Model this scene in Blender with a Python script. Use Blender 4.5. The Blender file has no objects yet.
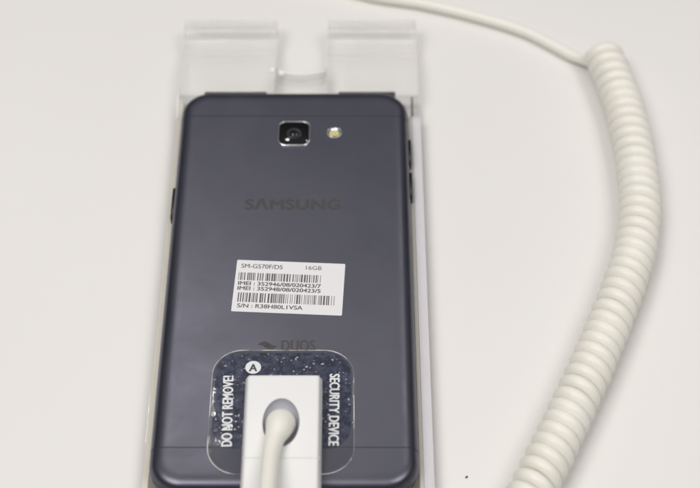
import bpy, bmesh, math, random
from mathutils import Vector, Matrix
random.seed(4)
MM = 0.001
sc = bpy.context.scene
col = sc.collection

# ------------------------------------------------------------------ helpers
def link(name, bm, mat, parent=None, smooth=True, loc=None, rz=0.0, solid=True):
    if solid: bmesh.ops.recalc_face_normals(bm, faces=bm.faces[:])
    bm.transform(Matrix.Scale(MM, 4))
    me = bpy.data.meshes.new(name)
    bm.to_mesh(me); bm.free()
    if smooth:
        for p in me.polygons: p.use_smooth = True
    o = bpy.data.objects.new(name, me)
    col.objects.link(o)
    if mat: me.materials.append(mat)
    if parent: o.parent = parent
    if loc: o.location = Vector(loc) * MM
    if rz: o.rotation_euler = (0, 0, rz)
    return o

def empty(name, loc, label, cat):
    o = bpy.data.objects.new(name, None); col.objects.link(o)
    o.empty_display_size = 0.01
    o.location = Vector(loc) * MM
    o['label'] = label; o['category'] = cat
    return o

def sharp(o, deg=35):
    bm = bmesh.new(); bm.from_mesh(o.data)
    for e in bm.edges:
        if len(e.link_faces) == 2 and e.calc_face_angle(0) > math.radians(deg): e.smooth = False
    bm.to_mesh(o.data); bm.free()

def rrect(x0, y0, x1, y1, r, n=10):
    pts = []
    for cx, cy, a0 in ((x1-r, y1-r, 0), (x0+r, y1-r, 90), (x0+r, y0+r, 180), (x1-r, y0+r, 270)):
        for i in range(n+1):
            a = math.radians(a0 + 90*i/n)
            pts.append((cx + r*math.cos(a), cy + r*math.sin(a)))
    return pts

def loft(bm, rings, cap=True):
    vr = [[bm.verts.new(p) for p in ring] for ring in rings]
    n = len(vr[0])
    for a, b in zip(vr, vr[1:]):
        for i in range(n):
            bm.faces.new((a[i], a[(i+1) % n], b[(i+1) % n], b[i]))
    if cap:
        bm.faces.new(list(reversed(vr[0]))); bm.faces.new(vr[-1])
    return vr

def rr_loft(bounds, rad, prof, n=10):
    """closed solid: rounded rectangle shrunk by 'inset' at each height of the profile"""
    x0, y0, x1, y1 = bounds
    bm = bmesh.new()
    rings = []
    for inset, z in prof:
        r = max(rad - inset, 0.15)
        rings.append([(x, y, z) for x, y in rrect(x0+inset, y0+inset, x1-inset, y1-inset, r, n)])
    loft(bm, rings)
    return bm

def prism(bm, pts, z0, z1):
    a = [bm.verts.new((x, y, z0)) for x, y in pts]
    b = [bm.verts.new((x, y, z1)) for x, y in pts]
    n = len(pts)
    for i in range(n):
        bm.faces.new((a[i], a[(i+1) % n], b[(i+1) % n], b[i]))
    bm.faces.new(list(reversed(a))); bm.faces.new(b)

def box(bm, x0, y0, z0, x1, y1, z1):
    prism(bm, [(x0, y0), (x1, y0), (x1, y1), (x0, y1)], z0, z1)

def bevel(bm, w, seg=3, ang=40):
    es = [e for e in bm.edges if len(e.link_faces) == 2 and e.calc_face_angle(0) > math.radians(ang)]
    bmesh.ops.bevel(bm, geom=es, offset=w, segments=seg, profile=0.5, affect='EDGES', clamp_overlap=True)

def catmull(pts, per=12):
    P = [Vector(p) for p in pts]
    P = [P[0]*2-P[1]] + P + [P[-1]*2-P[-2]]
    out = []
    for i in range(1, len(P)-2):
        for k in range(per):
            t = k/per
            a, b, c, d = P[i-1], P[i], P[i+1], P[i+2]
            out.append(0.5*((2*b) + (c-a)*t + (2*a-5*b+4*c-d)*t*t + (3*b-a-3*c+d)*t**3))
    out.append(P[-2])
    return out

def tube(bm, path, rad, seg=12, caps=True):
    rings = []
    n = len(path)
    T0 = (path[1]-path[0]).normalized()
    ref = Vector((0, 0, 1)) if abs(T0.z) < .9 else Vector((1, 0, 0))
    N = (ref - T0*ref.dot(T0)).normalized()
    for i, p in enumerate(path):
        T = (path[min(i+1, n-1)] - path[max(i-1, 0)]).normalized()
        N = (N - T*N.dot(T)).normalized()
        B = T.cross(N)
        r = rad[i] if isinstance(rad, list) else rad
        rings.append([p + (N*math.cos(2*math.pi*k/seg) + B*math.sin(2*math.pi*k/seg))*r for k in range(seg)])
    loft(bm, rings, caps)

def bm_append(bm, src, dx, dy, z):
    vm = {v: bm.verts.new((v.co.x+dx, v.co.y+dy, z)) for v in src.verts}
    for f in src.faces: bm.faces.new([vm[v] for v in f.verts])

def lettering(name, body, w, h, mat, parent, loc, rz=0.0, bold=0.0, spacing=1.0, thick=0.03):
    """flat writing whose box is w x h mm, centred on loc"""
    cu = bpy.data.curves.new(name, 'FONT')
    cu.body = body; cu.size = 1.0; cu.space_character = spacing
    cu.resolution_u = 6
    tmp = bpy.data.objects.new(name, cu); col.objects.link(tmp)
    dg = bpy.context.evaluated_depsgraph_get()
    me = bpy.data.meshes.new_from_object(tmp.evaluated_get(dg))
    bpy.data.objects.remove(tmp); bpy.data.curves.remove(cu)
    me.name = name
    xs = [v.co.x for v in me.vertices]; ys = [v.co.y for v in me.vertices]
    cx, cy = (min(xs)+max(xs))/2, (min(ys)+max(ys))/2
    sx = w/(max(xs)-min(xs)); sy = h/(max(ys)-min(ys))
    bm = bmesh.new(); bm.from_mesh(me); bpy.data.meshes.remove(me)
    for v in bm.verts: v.co = Vector(((v.co.x-cx)*sx, (v.co.y-cy)*sy, 0))
    base = bm.copy()
    for v in bm.verts: v.co.z = thick
    for i, (dx, dy) in enumerate(((1, 0), (-1, 0), (0, 1), (0, -1)) if bold else ()):
        o = bm_append(bm, base, dx*bold*w, dy*bold*w*.6, thick - .0025*(i+1))
    base.free()
    return link(name, bm, mat, parent, smooth=False, loc=loc, rz=rz, solid=False)

# ------------------------------------------------------------------ materials
def mat(name, base=(.8, .8, .8), rough=.5, metal=0.0, spec=.5, trans=0.0, ior=1.49, emit=None, coat=0.0, sub=0.0):
    m = bpy.data.materials.new(name); m.use_nodes = True
    b = m.node_tree.nodes['Principled BSDF']
    b.inputs['Base Color'].default_value = (*base, 1)
    b.inputs['Roughness'].default_value = rough
    b.inputs['Metallic'].default_value = metal
    b.inputs['Specular IOR Level'].default_value = spec
    b.inputs['Transmission Weight'].default_value = trans
    b.inputs['IOR'].default_value = ior
    b.inputs['Coat Weight'].default_value = coat
    if sub:
        b.inputs['Subsurface Weight'].default_value = sub
        b.inputs['Subsurface Radius'].default_value = (1.0, .9, .75)
        b.inputs['Subsurface Scale'].default_value = 0.0015
    return m, m.node_tree, b

def noise(nt, scale, detail=4, rough=.5, dist=0.0):
    tc = nt.nodes.get('TC') or nt.nodes.new('ShaderNodeTexCoord'); tc.name = 'TC'
    n = nt.nodes.new('ShaderNodeTexNoise')
    n.inputs['Scale'].default_value = scale; n.inputs['Detail'].default_value = detail
    n.inputs['Roughness'].default_value = rough; n.inputs['Distortion'].default_value = dist
    nt.links.new(tc.outputs['Object'], n.inputs['Vector'])
    return n

def ramp(nt, src, stops):
    r = nt.nodes.new('ShaderNodeValToRGB')
    e = r.color_ramp.elements
    while len(e) < len(stops): e.new(.5)
    for k, (p, c) in zip(e, stops):
        k.position = p
        k.color = (*c, 1) if isinstance(c, tuple) else (c, c, c, 1)
    nt.links.new(src, r.inputs['Fac'])
    return r

def bump(nt, b, src, strength, dist):
    n = nt.nodes.new('ShaderNodeBump')
    n.inputs['Strength'].default_value = strength; n.inputs['Distance'].default_value = dist
    nt.links.new(src, n.inputs['Height']); nt.links.new(n.outputs['Normal'], b.inputs['Normal'])

# white laminate of the display table
M_table, nt, b = mat('white_laminate', (.8, .785, .765), .38, spec=.35)
n = noise(nt, 9, 3); r = ramp(nt, n.outputs['Fac'], [(.3, (.80, .784, .762)), (.7, (.815, .80, .782))])
nt.links.new(r.outputs['Color'], b.inputs['Base Color'])
n2 = noise(nt, 900, 2); bump(nt, b, n2.outputs['Fac'], .06, .0003)

# satin blue-black anodised back
def satin(name, base, lo, hi):
    m, nt, b = mat(name, base, .4, metal=.9, spec=.5)
    n = noise(nt, 45, 6, .62, .6)
    r = ramp(nt, n.outputs['Fac'], [(.32, lo), (.68, hi)])
    nt.links.new(r.outputs['Color'], b.inputs['Roughness'])
    n3 = noise(nt, 30, 5, .6, 1.2)
    c = ramp(nt, n3.outputs['Fac'], [(.35, tuple(x*.94 for x in base)), (.7, tuple(x*1.05 for x in base))])
    nt.links.new(c.outputs['Color'], b.inputs['Base Color'])
    n2 = noise(nt, 2600, 2); bump(nt, b, n2.outputs['Fac'], .05, .00004)
    return m
M_back = satin('satin_blue_black_metal', (.119, .120, .149), .30, .36)
M_caps = satin('satin_blue_black_cap', (.116, .117, .146), .31, .37)
M_line, _, _ = mat('antenna_line_plastic', (.035, .037, .05), .5)
M_glass_blk, _, _ = mat('black_front_glass', (.008, .008, .01), .06, spec=.6)
M_key, _, _ = mat('dark_key_metal', (.05, .052, .06), .35, metal=.6)
M_chrome, _, _ = mat('polished_ring', (.75, .75, .76), .16, metal=1)
M_camglass, _, _ = mat('camera_cover_glass', (.004, .004, .005), .05, spec=.35)
M_lens, _, _ = mat('lens_coating', (.035, .035, .04), .2, metal=.3)
M_lens_dk, _, _ = mat('lens_pupil', (.006, .006, .008), .05)
M_flashlens, _, _ = mat('flash_cover', (1, 1, 1), .05, trans=1.0, ior=1.3)
M_phos, _, _ = mat('flash_phosphor', (.86, .78, .33), .5)
M_ink, _, _ = mat('dark_logo_ink', (.07, .069, .071), .55, spec=.3)
M_ink2, _, _ = mat('brown_logo_ink', (.078, .069, .068), .5, spec=.3)
M_paper, nt, b = mat('label_paper', (.80, .79, .80), .45, spec=.4)
M_print, _, _ = mat('label_print', (.12, .115, .12), .7)
M_white_ink, _, _ = mat('sticker_white_ink', (.78, .79, .80), .55)

# clear acrylic
def thin_clear(name, through, ior, rough=0.0):
    m, nt, b = mat(name, (1, 1, 1), rough, trans=1.0, ior=ior)
    tr = nt.nodes.new('ShaderNodeBsdfTransparent'); mixer = nt.nodes.new('ShaderNodeMixShader')
    mixer.inputs['Fac'].default_value = through
    nt.links.new(b.outputs[0], mixer.inputs[1]); nt.links.new(tr.outputs[0], mixer.inputs[2])
    nt.links.new(mixer.outputs[0], nt.nodes['Material Output'].inputs['Surface'])
    return m, nt, b
M_acr, nt, b = thin_clear('clear_acrylic', .45, 1.33)
M_acr2, nt, b = mat('clear_acrylic_rail', (.95, .93, .965), .12, trans=.45, ior=1.4)

# sticker: transparent glossy film, and under it the navy mirror print with trapped bubbles
M_acr3, nt, b = mat('clear_acrylic_edge', (.92, .89, .80), .3, trans=.5, ior=1.35)
M_film, nt, b = thin_clear('clear_film', .55, 1.45, .05)
n = noise(nt, 160, 3); bump(nt, b, n.outputs['Fac'], .2, .0005)
M_navy, nt, b = mat('navy_mirror_print', (.02, .026, .055), .16, metal=.35, spec=.6)
tc = nt.nodes.new('ShaderNodeTexCoord')
wob = noise(nt, 1100, 3, .6)
vadd = nt.nodes.new('ShaderNodeMixRGB'); vadd.blend_type = 'ADD'; vadd.inputs['Fac'].default_value = .0016
nt.links.new(tc.outputs['Object'], vadd.inputs['Color1']); nt.links.new(wob.outputs['Color'], vadd.inputs['Color2'])
vor = nt.nodes.new('ShaderNodeTexVoronoi'); vor.inputs['Scale'].default_value = 1150
nt.links.new(vadd.outputs['Color'], vor.inputs['Vector'])
n = noise(nt, 170, 6, .75)
sep = nt.nodes.new('ShaderNodeSeparateColor'); nt.links.new(vor.outputs['Color'], sep.inputs[0])
sub = nt.nodes.new('ShaderNodeMath'); sub.operation = 'MULTIPLY_ADD'       # every bubble its own size
nt.links.new(sep.outputs[0], sub.inputs[0]); sub.inputs[1].default_value = .55; nt.links.new(vor.outputs['Distance'], sub.inputs[2])
sp = ramp(nt, sub.outputs[0], [(.24, 1.0), (.38, 0.0)])
ms = ramp(nt, n.outputs['Fac'], [(.35, 0.0), (.52, 1.0)])
mul = nt.nodes.new('ShaderNodeMath'); mul.operation = 'MULTIPLY'
nt.links.new(sp.outputs['Color'], mul.inputs[0]); nt.links.new(ms.outputs['Color'], mul.inputs[1])
mx = nt.nodes.new('ShaderNodeMix'); mx.data_type = 'RGBA'
nb = noise(nt, 420, 4, .65)
rb = ramp(nt, nb.outputs['Fac'], [(.42, (.012, .016, .042)), (.75, (.10, .115, .19))])
nt.links.new(rb.outputs['Color'], mx.inputs['A']); mx.inputs['B'].default_value = (.88, .89, .94, 1)
nt.links.new(mul.outputs[0], mx.inputs['Factor']); nt.links.new(mx.outputs['Result'], b.inputs['Base Color'])
bump(nt, b, n.outputs['Fac'], .5, .0004)

M_house, nt, b = mat('white_housing_plastic', (.83, .83, .825), .32, spec=.4)
n = noise(nt, 2500, 2); bump(nt, b, n.outputs['Fac'], .05, .0001)
M_cable, nt, b = mat('ivory_cable_vinyl', (.88, .865, .79), .38, spec=.45, sub=.1)
n = noise(nt, 60, 4)
r = ramp(nt, n.outputs['Fac'], [(.3, (.87, .853, .77)), (.7, (.89, .875, .805))])
nt.links.new(r.outputs['Color'], b.inputs['Base Color'])
M_joint, _, _ = mat('grey_joint', (.45, .45, .46), .6)
M_lining, _, _ = mat('grey_lining', (.47, .475, .53), .55)
M_edge, nt, b = thin_clear('cut_film_edge', .5, 1.4, .3)
b.inputs['Transmission Weight'].default_value = .2
n = noise(nt, 130, 3); r = ramp(nt, n.outputs['Fac'], [(.40, .92), (.62, .2)])
nt.links.new(r.outputs['Color'], nt.nodes['Mix Shader'].inputs['Fac'])
M_highlight, _, _ = mat('painted_highlight', (.95, .95, .96), .12)  # white that paints highlights and glints onto the acrylic
M_strip, _, _ = mat('dark_strip_tone', (.10, .105, .10), .4)
M_speck, _, _ = mat('dark_crumb', (.06, .05, .045), .8)

# ------------------------------------------------------------------ table
bm = bmesh.new()
bmesh.ops.create_grid(bm, x_segments=8, y_segments=8, size=1500)
t = link('table_top', bm, M_table, smooth=False); t['kind'] = 'structure'

# ------------------------------------------------------------------ acrylic stand
stand = empty('acrylic_stand', (0, 0, 0), 'clear acrylic cradle under the dark phone, with two clear blocks at its end', 'display stand')
PL, PR = -37.0, 39.0
NL, NR, NB = -6.2, 9.6, 83.6          # U notch in the far end
def arc(cx, cy, r, a0, a1, n=8):
    return [(cx+r*math.cos(math.radians(a0+(a1-a0)*i/n)), cy+r*math.sin(math.radians(a0+(a1-a0)*i/n))) for i in range(n+1)]
YB = 110.4
bm = bmesh.new(); box(bm, PL, -84, 0.08, PR, 72.9, 3.0); bevel(bm, .3, 3, 60)
o = link('base_plate', bm, M_acr, stand); sharp(o, 18)
def block(x0, x1):
    bm = bmesh.new()
    prof = [(73.1, .08), (73.1, 6.7), (73.8, 7.4), (90.8, 7.4), (91.5, 6.7), (91.7, 5.9), (98.4, 5.8), (98.9, 6.1), (99.4, 7.6), (100.1, 8.2), (106.0, 8.2), (106.8, 7.4), (106.8, .08)]
    a = [bm.verts.new((x0, y, z)) for y, z in prof]; c = [bm.verts.new((x1, y, z)) for y, z in prof]
    k = len(prof)
    for i in range(k): bm.faces.new((a[i], a[(i+1) % k], c[(i+1) % k], c[i]))
    bm.faces.new(a); bm.faces.new(c)
    bmesh.ops.recalc_face_normals(bm, faces=bm.faces[:])
    es = [e for e in bm.edges if abs(e.verts[0].co.x-e.verts[1].co.x) < .01 and max(v.co.z for v in e.verts) > 1]
    bmesh.ops.bevel(bm, geom=es, offset=.5, segments=3, profile=.5, affect='EDGES', clamp_overlap=True)
    o = link('retaining_block', bm, M_acr, stand); sharp(o, 18)
block(PL+.5, NL-.4); block(NR+.2, PR-.6)
# low bridge with a curved far edge between the two blocks
bm = bmesh.new()
prism(bm, [(NL-.3, 73.1), (NR+.1, 73.1)] + [(NR+.1-(NR-NL+.4)*i/16, NB+2.2-2.6*math.sin(math.pi*i/16)**.6) for i in range(17)], .08, 6.3)
bevel(bm, .8, 4, 60)
o = link('bridge', bm, M_acr, stand); sharp(o, 18)
# white tubes painting edge highlights on the acrylic; dark strips at the phone's end
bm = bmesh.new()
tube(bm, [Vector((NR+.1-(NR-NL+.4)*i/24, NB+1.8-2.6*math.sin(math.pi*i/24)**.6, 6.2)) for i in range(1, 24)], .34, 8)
link('painted_highlight', bm, M_highlight, stand)
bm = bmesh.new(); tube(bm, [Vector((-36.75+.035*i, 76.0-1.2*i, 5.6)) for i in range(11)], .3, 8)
link('painted_highlight', bm, M_highlight, stand)  # painted highlight at the left rail's far end
for x, y, z in ((-7.5, 83.6, 7.4), (-4.7, 83.4, 6.3)):  # white domes added as painted glints beside the notch
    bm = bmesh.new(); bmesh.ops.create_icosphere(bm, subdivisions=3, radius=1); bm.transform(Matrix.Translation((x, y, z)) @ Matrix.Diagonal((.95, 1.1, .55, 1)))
    link('glint_dome', bm, M_highlight, stand)
bm = bmesh.new(); box(bm, 36.0, 66.2, 3.1, 36.5, 72.9, 6.2); bevel(bm, .15, 2); link('dark_strip', bm, M_strip, stand)  # dark strip painting the phone corner as refracted in the acrylic
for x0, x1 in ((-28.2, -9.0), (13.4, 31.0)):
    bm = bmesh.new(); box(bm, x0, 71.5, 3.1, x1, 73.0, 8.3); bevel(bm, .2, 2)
    link('dark_strip', bm, M_strip, stand)
for x0, x1, y1, zt in ((-36.6, -34.98, 72.6, 5.3), (34.98, 36.0, 65.2, 5.0), (36.06, 38.7, 65.2, 5.3)):
    bm = bmesh.new(); box(bm, x0, -83.8, 3.05, x1, y1, zt); bevel(bm, .35, 3)
    o = link('side_rail', bm, M_acr2 if x0 > 36 else M_acr3, stand); sharp(o, 18)

# ------------------------------------------------------------------ phone
Z0 = 3.1
phone = empty('smartphone', (0, 0, Z0), 'dark blue-grey smartphone lying face down on the clear stand, camera at the far end', 'phone')
HW, HL = 34.75, 71.4
RAD = 9.0
PROF = [(.55, 1.3), (.30, 1.9), (.10, 2.7), (0, 3.6), (.02, 4.4), (.12, 5.2), (.34, 6.0), (.70, 6.6), (1.1, 7.10), (1.6, 7.46), (2.2, 7.72), (2.9, 7.88), (3.7, 7.965), (4.6, 8.0), (5.6, 8.0), (8.8, 8.0)]
def cut_body(y0, y1, inset=0.0):
    prof = [(i+inset, z-inset if z > 5 else z) for i, z in PROF]
    bm = rr_loft((-HW, -HL, HW, HL), RAD, prof, 14)
    for y, nrm in ((y0, -1), (y1, 1)):
        if y is None: continue
        r = bmesh.ops.bisect_plane(bm, geom=bm.verts[:]+bm.edges[:]+bm.faces[:], plane_co=(0, y, 0), plane_no=(0, nrm, 0), clear_outer=True)
        es = [e for e in r['geom_cut'] if isinstance(e, bmesh.types.BMEdge)]
        bmesh.ops.holes_fill(bm, edges=es, sides=0)
    return bm
YT, YC, G = 59.7, -59.2, .16
def body_part(name, y0, y1, m):
    o = link(name, cut_body(y0, y1), m, phone); sharp(o, 50); return o
body_part('back_panel', YC+G, YT-G, M_back)
body_part('top_cap', YT+G, None, M_caps)
body_part('bottom_cap', None, YC-G, M_caps)
for y in (YT, YC):
    o = link('antenna_line', cut_body(y-G+.01, y+G-.01, .07), M_line, phone); sharp(o, 50)
bm = rr_loft((-HW+.45, -HL+.45, HW-.45, HL-.45), 8.6, [(.5, .02), (.12, .15), (0, .5), (0, 1.28)])
o = link('front_glass', bm, M_glass_blk, phone); sharp(o, 50)
def key(x, y0, y1):
    bm = bmesh.new(); box(bm, x-.55, y0, 2.4, x+.55, y1, 5.0); bevel(bm, .4, 3)
    link('side_key', bm, M_key, phone)
key(-34.75, 21.4, 33.0); key(34.85, 43.0, 52.6); key(34.85, 29.4, 39.2)

ZB = 8.0
# camera
cam_part = link('camera_ring', rr_loft((-4.95, 47.0, 5.15, 57.4), 2.6, [(0, ZB-.8), (0, ZB+.25), (.12, ZB+.42), (.35, ZB+.48), (.5, ZB+.45), (.56, ZB+.3)], 8), M_chrome, phone); sharp(cam_part, 60)
o = link('camera_glass', rr_loft((-4.38, 47.57, 4.58, 56.83), 2.05, [(0, ZB+.1), (0, ZB+.36), (.1, ZB+.40)], 8), M_camglass, cam_part)
sharp(o, 40)
bm = bmesh.new()
def disc_ring(bm, cx, cy, prof, n=40):
    loft(bm, [[(cx+r*math.cos(2*math.pi*i/n), cy+r*math.sin(2*math.pi*i/n), z) for i in range(n)] for r, z in prof])
disc_ring(bm, .1, 52.1, [(2.2, ZB+.38), (2.2, ZB+.5), (2.0, ZB+.54), (1.5, ZB+.44)])
o = link('lens', bm, M_lens, cam_part); sharp(o, 40)
bm = bmesh.new(); disc_ring(bm, .1, 52.1, [(1.45, ZB+.40), (1.45, ZB+.46), (1.2, ZB+.56), (.7, ZB+.63), (.2, ZB+.66)])
link('lens_element', bm, M_lens_dk, cam_part)
# flash: a chrome well, phosphor at its floor, a clear domed cover
FX, FY = 12.2, 52.8
bm = bmesh.new(); disc_ring(bm, FX, FY, [(2.25, ZB-.3), (2.25, ZB+.10), (2.12, ZB+.16), (1.95, ZB+.14), (1.75, ZB+.02)])
fl = link('flash', bm, M_chrome, phone); sharp(fl, 50)
bm = bmesh.new(); box(bm, FX-1.35, FY-1.5, ZB+.05, FX+1.35, FY+.2, ZB+.16)
link('flash_emitter', bm, M_phos, fl, smooth=False)
bm = bmesh.new(); disc_ring(bm, FX, FY, [(1.9, ZB+.15), (1.85, ZB+.32), (1.5, ZB+.52), (.9, ZB+.62), (.3, ZB+.65)])
link('flash_cover', bm, M_flashlens, fl)

# maker's lettering
ZI = ZB + .004
o = lettering('maker_lettering', 'S\u039bMSUNG', 27.4, 4.1, M_ink, phone, (.35, 24.1, ZI), bold=.011, spacing=1.08, thick=.012)
o = lettering('dual_lettering', 'DUOS', 9.0, 3.5, M_ink2, phone, (3.0, -26.7, ZI), bold=.014, spacing=1.05, thick=.012)
bm = bmesh.new()
for dx, dy, flip in ((-6.1, -26.3, 1), (-4.6, -27.1, -1)):
    pts = []
    for i in range(13):
        t = i/12; pts.append((dx + flip*(-1.9+3.8*t), dy + flip*(1.25*math.sin(math.pi*t)*(1-.3*t) - .1)))
    for i in range(1, 12):
        t = 1-i/12; pts.append((dx + flip*(-1.9+3.8*t), dy + flip*(-.45*math.sin(math.pi*t) - .1)))
    prism(bm, pts, 0, .012)
link('dual_emblem', bm, M_ink2, phone, smooth=False, loc=(0, 0, ZI))

# identification label
LW, LH = 30.5, 18.3
lab = link('identification_label', rr_loft((-LW/2, -LH/2, LW/2, LH/2), .35, [(0, 0), (0, .06), (.03, .08)], 3), M_paper, phone, smooth=False, loc=(-.05, -6.75, ZB+.005), rz=math.radians(-2.9))
lab['label'] = 'white paper label with barcodes and serial numbers'
ZL = .082
def lab_text(name, body, u0, u1, v, h):
    lettering(name, body, (u1-u0)*LW, h, M_print, lab, (((u0+u1)/2-.5)*LW, (.5-v)*LH, ZL), bold=.003, thick=.012)
lab_text('model_lettering', 'SM-G570F/DS', .045, .425, .115, 1.5)
lab_text('memory_lettering', '16GB', .64, .785, .105, 1.4)
lab_text('serial_lettering', 'IMEI : 352946/08/020423/7', .035, .79, .455, 1.3)
lab_text('serial_lettering', 'IMEI : 352948/08/020423/5', .035, .79, .55, 1.3)
lab_text('serial_lettering', 'S/N : R38H80L1VSA', .05, .64, .885, 1.35)
def barcode(u0, u1, v0, v1, seed):
    rnd = random.Random(seed); bm = bmesh.new()
    x, xe = (u0-.5)*LW, (u1-.5)*LW
    while x < xe:
        w = rnd.choice((.17, .17, .17, .34, .34, .5)); 
        box(bm, x, (.5-v1)*LH, ZL, min(x+w, xe), (.5-v0)*LH, ZL+.006)
        x += w + rnd.choice((.17, .17, .24, .34, .34, .55))
    link('barcode', bm, M_print, lab, smooth=False)
barcode(.03, .79, .245, .395, 3); barcode(.045, .925, .635, .815, 11)

# ------------------------------------------------------------------ security sensor
ZS = Z0 + ZB
sens = empty('security_sensor', (0, -60, ZS), 'white sensor block with ivory cable, stuck to the phone by a navy sticker', 'security sensor')
sens_off = Vector((0, 60, 0))
def S(name, bm, m, parent=None, **k):
    bm.transform(Matrix.Translation(sens_off if parent is None else Vector((0, 0, 0))))
    return link(name, bm, m, parent or sens, **k)
bm = rr_loft((-18.9, -59.6, 17.2, -29.3), 6.5, [(0, .03), (0, .06)], 8)
pad = S('adhesive_print', bm, M_navy, smooth=False)
bm = rr_loft((-19.7, -67.4, 18.0, -28.5), 8.0, [(0, .075), (0, .24), (.12, .30), (.5, .31)], 10)
film = S('adhesive_film', bm, M_film); sharp(film, 30)
def ring(bm, b, r, w, z0, z1):
    x0, y0, x1, y1 = b
    o = rrect(x0, y0, x1, y1, r, 10); i = rrect(x0+w, y0+w, x1-w, y1-w, r-w, 10)
    loft(bm, [[(x, y, z0) for x, y in o], [(x, y, z1) for x, y in o], [(x, y, z1) for x, y in i], [(x, y, z0) for x, y in i], [(x, y, z0) for x, y in o]], cap=False)
    bmesh.ops.remove_doubles(bm, verts=bm.verts[:], dist=1e-4)
bm = bmesh.new(); ring(bm, (-19.78, -67.48, 18.08, -28.42), 8.08, .2, .05, .33)
bm.transform(Matrix.Translation(sens_off))
link('film_edge', bm, M_edge, film, smooth=False)
ZF = .312
lettering('warning_lettering', 'DO NOT REMOVE!', 22.0, 2.7, M_white_ink, film, (-15.1, -48.0+60, ZF), rz=math.radians(91.5), bold=.0055, thick=.012)
lettering('warning_lettering', 'SECURITY DEVICE', 22.4, 2.6, M_white_ink, film, (12.8, -47.6+60, ZF), rz=math.radians(-90.5), bold=.0055, thick=.012)
bm = bmesh.new(); disc_ring(bm, -8.9, -34.2+60, [(2.1, ZF), (2.1, ZF+.012)], 32)
link('letter_disc', bm, M_white_ink, film, smooth=False)
lettering('letter_mark', 'A', 2.0, 2.3, M_ink, film, (-8.9, -34.3+60, ZF+.014), bold=.06, thick=.016)

# housing with a scooped cable outlet, and its end cap
ZT = 8.4                                     # top above the phone's back
HX0, HX1, HY1, HYS, HY0 = -10.3, 9.7, -41.6, -67.7, -86.0
CH = [(0, .33), (0, ZT-2.6), (.12, ZT-2.1), (.62, ZT-.45), (.82, ZT-.15), (1.1, ZT), (1.5, ZT)]
def chamfered(y0, y1, end):
    """box with steep chamfered flanks; its far end is chamfered too when end=1; the face at the seam is straight"""
    bm = bmesh.new()
    loft(bm, [[(HX0+i, y0, z), (HX1-i, y0, z), (HX1-i, y1-i*end-.5*end, z), (HX1-i-.5, y1-i*end, z), (HX0+i+.5, y1-i*end, z), (HX0+i, y1-i*end-.5*end, z)] if end else
              [(HX0+i, y0, z), (HX1-i, y0, z), (HX1-i, y1, z), (HX0+i, y1, z)] for i, z in CH])
    return bm
def boolean(name, bm, cutter_bm, m, parent):
    bm.transform(Matrix.Translation(sens_off)); cutter_bm.transform(Matrix.Translation(sens_off))
    a = link(name, bm, m, parent); c = link('cutter', cutter_bm, None)
    c.parent = parent
    md = a.modifiers.new('b', 'BOOLEAN'); md.operation = 'DIFFERENCE'; md.solver = 'EXACT'; md.object = c
    bpy.context.view_layer.update()
    dg = bpy.context.evaluated_depsgraph_get()
    me = bpy.data.meshes.new_from_object(a.evaluated_get(dg))
    a.modifiers.clear(); old = a.data; a.data = me; bpy.data.meshes.remove(old); me.name = name
    bpy.data.objects.remove(c)
    for p in me.polygons: p.use_smooth = True
    sharp(a, 30)
    return a
cut = bmesh.new()
bmesh.ops.create_uvsphere(cut, u_segments=48, v_segments=24, radius=1.0)
cut.transform(Matrix.Translation((-.6, -57.0, ZT+.4)) @ Matrix.Diagonal((4.75, 7.4, 5.2, 1)))
hs = boolean('housing', chamfered(HYS+.05, HY1, 1), cut, M_house, sens)
o = S('end_cap', chamfered(HY0, HYS-.05, 0), M_house); sharp(o, 30)
bm = bmesh.new(); box(bm, HX0+.35, HYS-.6, .5, HX1-.35, HYS+.6, ZT-.35)
S('joint', bm, M_joint, smooth=False)
# thin grey shell lining the outlet
bm = bmesh.new()
bmesh.ops.create_uvsphere(bm, u_segments=48, v_segments=24, radius=1.0)
bm.transform(Matrix.Translation((-.6, -57.0, ZT+.4)) @ Matrix.Diagonal((4.70, 7.34, 5.15, 1)))
bmesh.ops.bisect_plane(bm, geom=bm.verts[:]+bm.edges[:]+bm.faces[:], plane_co=(0, 0, ZT-.25), plane_no=(0, 0, 1), clear_outer=True)
bm.transform(Matrix.Translation(sens_off))
link('outlet_lining', bm, M_lining, hs)
zz = ZT
path = catmull([(-.6, -55.6, zz-4.2), (-.6, -56.2, zz-2.2), (-.7, -57.5, zz-.2), (-1.1, -60.0, zz+1.0), (-1.9, -63.2, zz+1.8), (-2.6, -68.0, zz+2.9), (-2.9, -75.0, zz+4.9), (-3.0, -84.0, zz+7.6), (-3.1, -94.0, zz+11)], 10)
n = len(path); rad = []
keys = [3.6, 3.8, 3.85, 3.4, 2.55, 2.2, 2.12, 2.1, 2.1]
for i in range(n):
    f = i/10; k = min(int(f), 7); rad.append(keys[k] + (keys[k+1]-keys[k])*(f-k))
bm = bmesh.new(); tube(bm, path, rad, 28)
S('cable', bm, M_cable)

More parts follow.
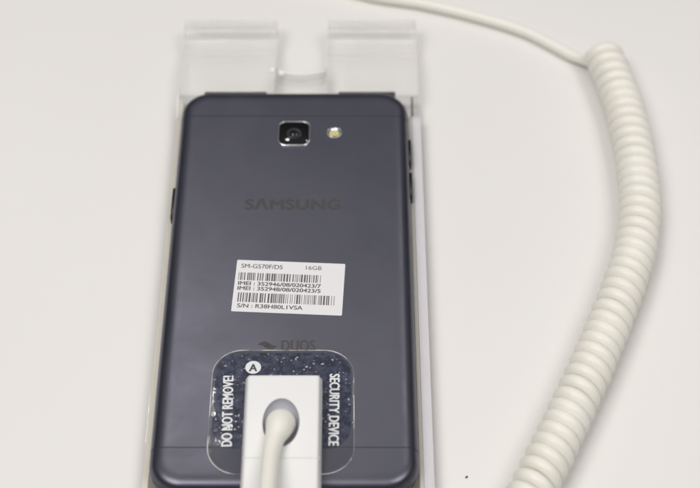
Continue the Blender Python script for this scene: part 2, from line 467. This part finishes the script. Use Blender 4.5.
# ------------------------------------------------------------------ coiled cord
cord = empty('coiled_cord', (98, 91, 0), 'ivory coiled security cord curving down the white table at right of the phone', 'cord')
WR, RC = 1.96, 4.3
RO = WR + RC
axis_pts = [(97.6, 91.6), (99.2, 84.9), (102.0, 67.2), (103.0, 44.0), (101.7, 24.2), (97.0, 5.3), (85.3, -23.6), (73.5, -49.1), (64.0, -68.3), (53.6, -88.9), (47, -103)]
ax = catmull([(x, y, RO+.05) for x, y in axis_pts], 40)
L = [0.0]
for a, c in zip(ax, ax[1:]): L.append(L[-1] + (c-a).length)
def at(s):
    lo, hi = 0, len(L)-1
    while hi-lo > 1:
        m = (lo+hi)//2
        if L[m] <= s: lo = m
        else: hi = m
    t = (s-L[lo])/(L[hi]-L[lo])
    return ax[lo].lerp(ax[hi], t), (ax[min(hi+2, len(ax)-1)]-ax[max(lo-2, 0)]).normalized()
PITCH = 4.06
hel = []
s, phi, dphi = 0.0, math.radians(-35), 2*math.pi/26
while s < L[-1]-.5:
    p, T = at(s)
    up = Vector((0, 0, 1)); side = up.cross(T).normalized()
    side = -side if side.x > 0 else side                      # towards the left
    jit = .10*math.sin(s*.41) + .07*math.sin(s*1.13+1)
    hel.append(p + (side*math.cos(phi) + up*math.sin(phi))*(RC+jit*.6) + T*jit*.8)
    phi += dphi; s += PITCH*dphi/(2*math.pi)*(1+.05*math.sin(s*.2))
lead = [(-30, 143, WR), (0, 134.2, WR), (23.6, 125.0, WR), (40.2, 121.0, WR), (56.6, 115.4, WR), (72.7, 108.2, WR), (82.0, 101.5, WR), (88.0, 96.3, WR+.1), (91.4, 93.6, WR+.9)]
ld = catmull(lead + [tuple(hel[1])], 10)
bm = bmesh.new(); tube(bm, [p-Vector((98, 91, 0)) for p in ld], WR*.94, 14)
link('straight_lead', bm, M_cable, cord)
bm = bmesh.new(); tube(bm, [p-Vector((98, 91, 0)) for p in hel], WR, 12)
link('coil', bm, M_cable, cord)

# a tiny crumb on the table
bm = bmesh.new(); bmesh.ops.create_icosphere(bm, subdivisions=2, radius=1)
for v in bm.verts: v.co *= 1 + random.uniform(-.25, .25)
bm.transform(Matrix.Diagonal((.40, .27, .2, 1)))
o = link('crumb', bm, M_speck, loc=(47.4, -61.3, .19), rz=.6)
o['label'] = 'tiny dark crumb lying alone on the white table between stand and coil'; o['category'] = 'crumb'

# ------------------------------------------------------------------ light
w = bpy.data.worlds.new('World'); sc.world = w; w.use_nodes = True
nt = w.node_tree; bg = nt.nodes['Background']
tc = nt.nodes.new('ShaderNodeTexCoord'); sx = nt.nodes.new('ShaderNodeSeparateXYZ')
nt.links.new(tc.outputs['Generated'], sx.inputs[0])
r = ramp(nt, sx.outputs['Z'], [(.0, (.05, .055, .10)), (.52, (.18, .18, .215)), (.72, (.37, .37, .40)), (.84, (.74, .73, .74)), (1.0, (1.0, .98, .97))])
nt.links.new(r.outputs['Color'], bg.inputs['Color']); bg.inputs['Strength'].default_value = .62
def area(name, loc, target, size, power, color=(1, .97, .92), shape='DISK', size_y=None):
    l = bpy.data.lights.new(name, 'AREA'); l.shape = shape; l.size = size; l.energy = power; l.color = color
    if size_y: l.size_y = size_y
    o = bpy.data.objects.new(name, l); col.objects.link(o)
    o.location = loc
    o.rotation_euler = (Vector(target)-Vector(loc)).to_track_quat('-Z', 'Y').to_euler()
area('ceiling_panel', (-.55, -.4, 1.45), (0, 0, 0), .75, 11.6, shape='SQUARE')
area('ceiling_panel', (.9, -.3, 1.9), (0, 0, 0), .8, 10.5, shape='SQUARE')
area('downlight', (-.35, 1.3, 2.0), (0, 0, 0), .10, 2.5)
area('downlight', (.55, 1.4, 2.0), (0, 0, 0), .10, 2)

# ------------------------------------------------------------------ camera
cd = bpy.data.cameras.new('camera'); cam = bpy.data.objects.new('camera', cd); col.objects.link(cam)
cam.location = (.01694, -.2857, .3636); cam.rotation_euler = (math.asin(.6414), 0, 0)
cd.sensor_width = 36; cd.lens = 1616.5/700*36; cd.clip_start = .01; cd.clip_end = 50
cd.dof.use_dof = True; cd.dof.focus_distance = .442; cd.dof.aperture_fstop = 11
sc.camera = cam
sc.view_settings.view_transform = 'Standard'; sc.view_settings.look = 'None'
sc.view_settings.exposure = .06; sc.view_settings.gamma = 1
sc.render.engine = 'CYCLES'
sc.cycles.use_denoising = True
sc.cycles.max_bounces = 20; sc.cycles.transmission_bounces = 16; sc.cycles.glossy_bounces = 8; sc.cycles.diffuse_bounces = 6
sc.cycles.caustics_refractive = True; sc.cycles.caustics_reflective = True
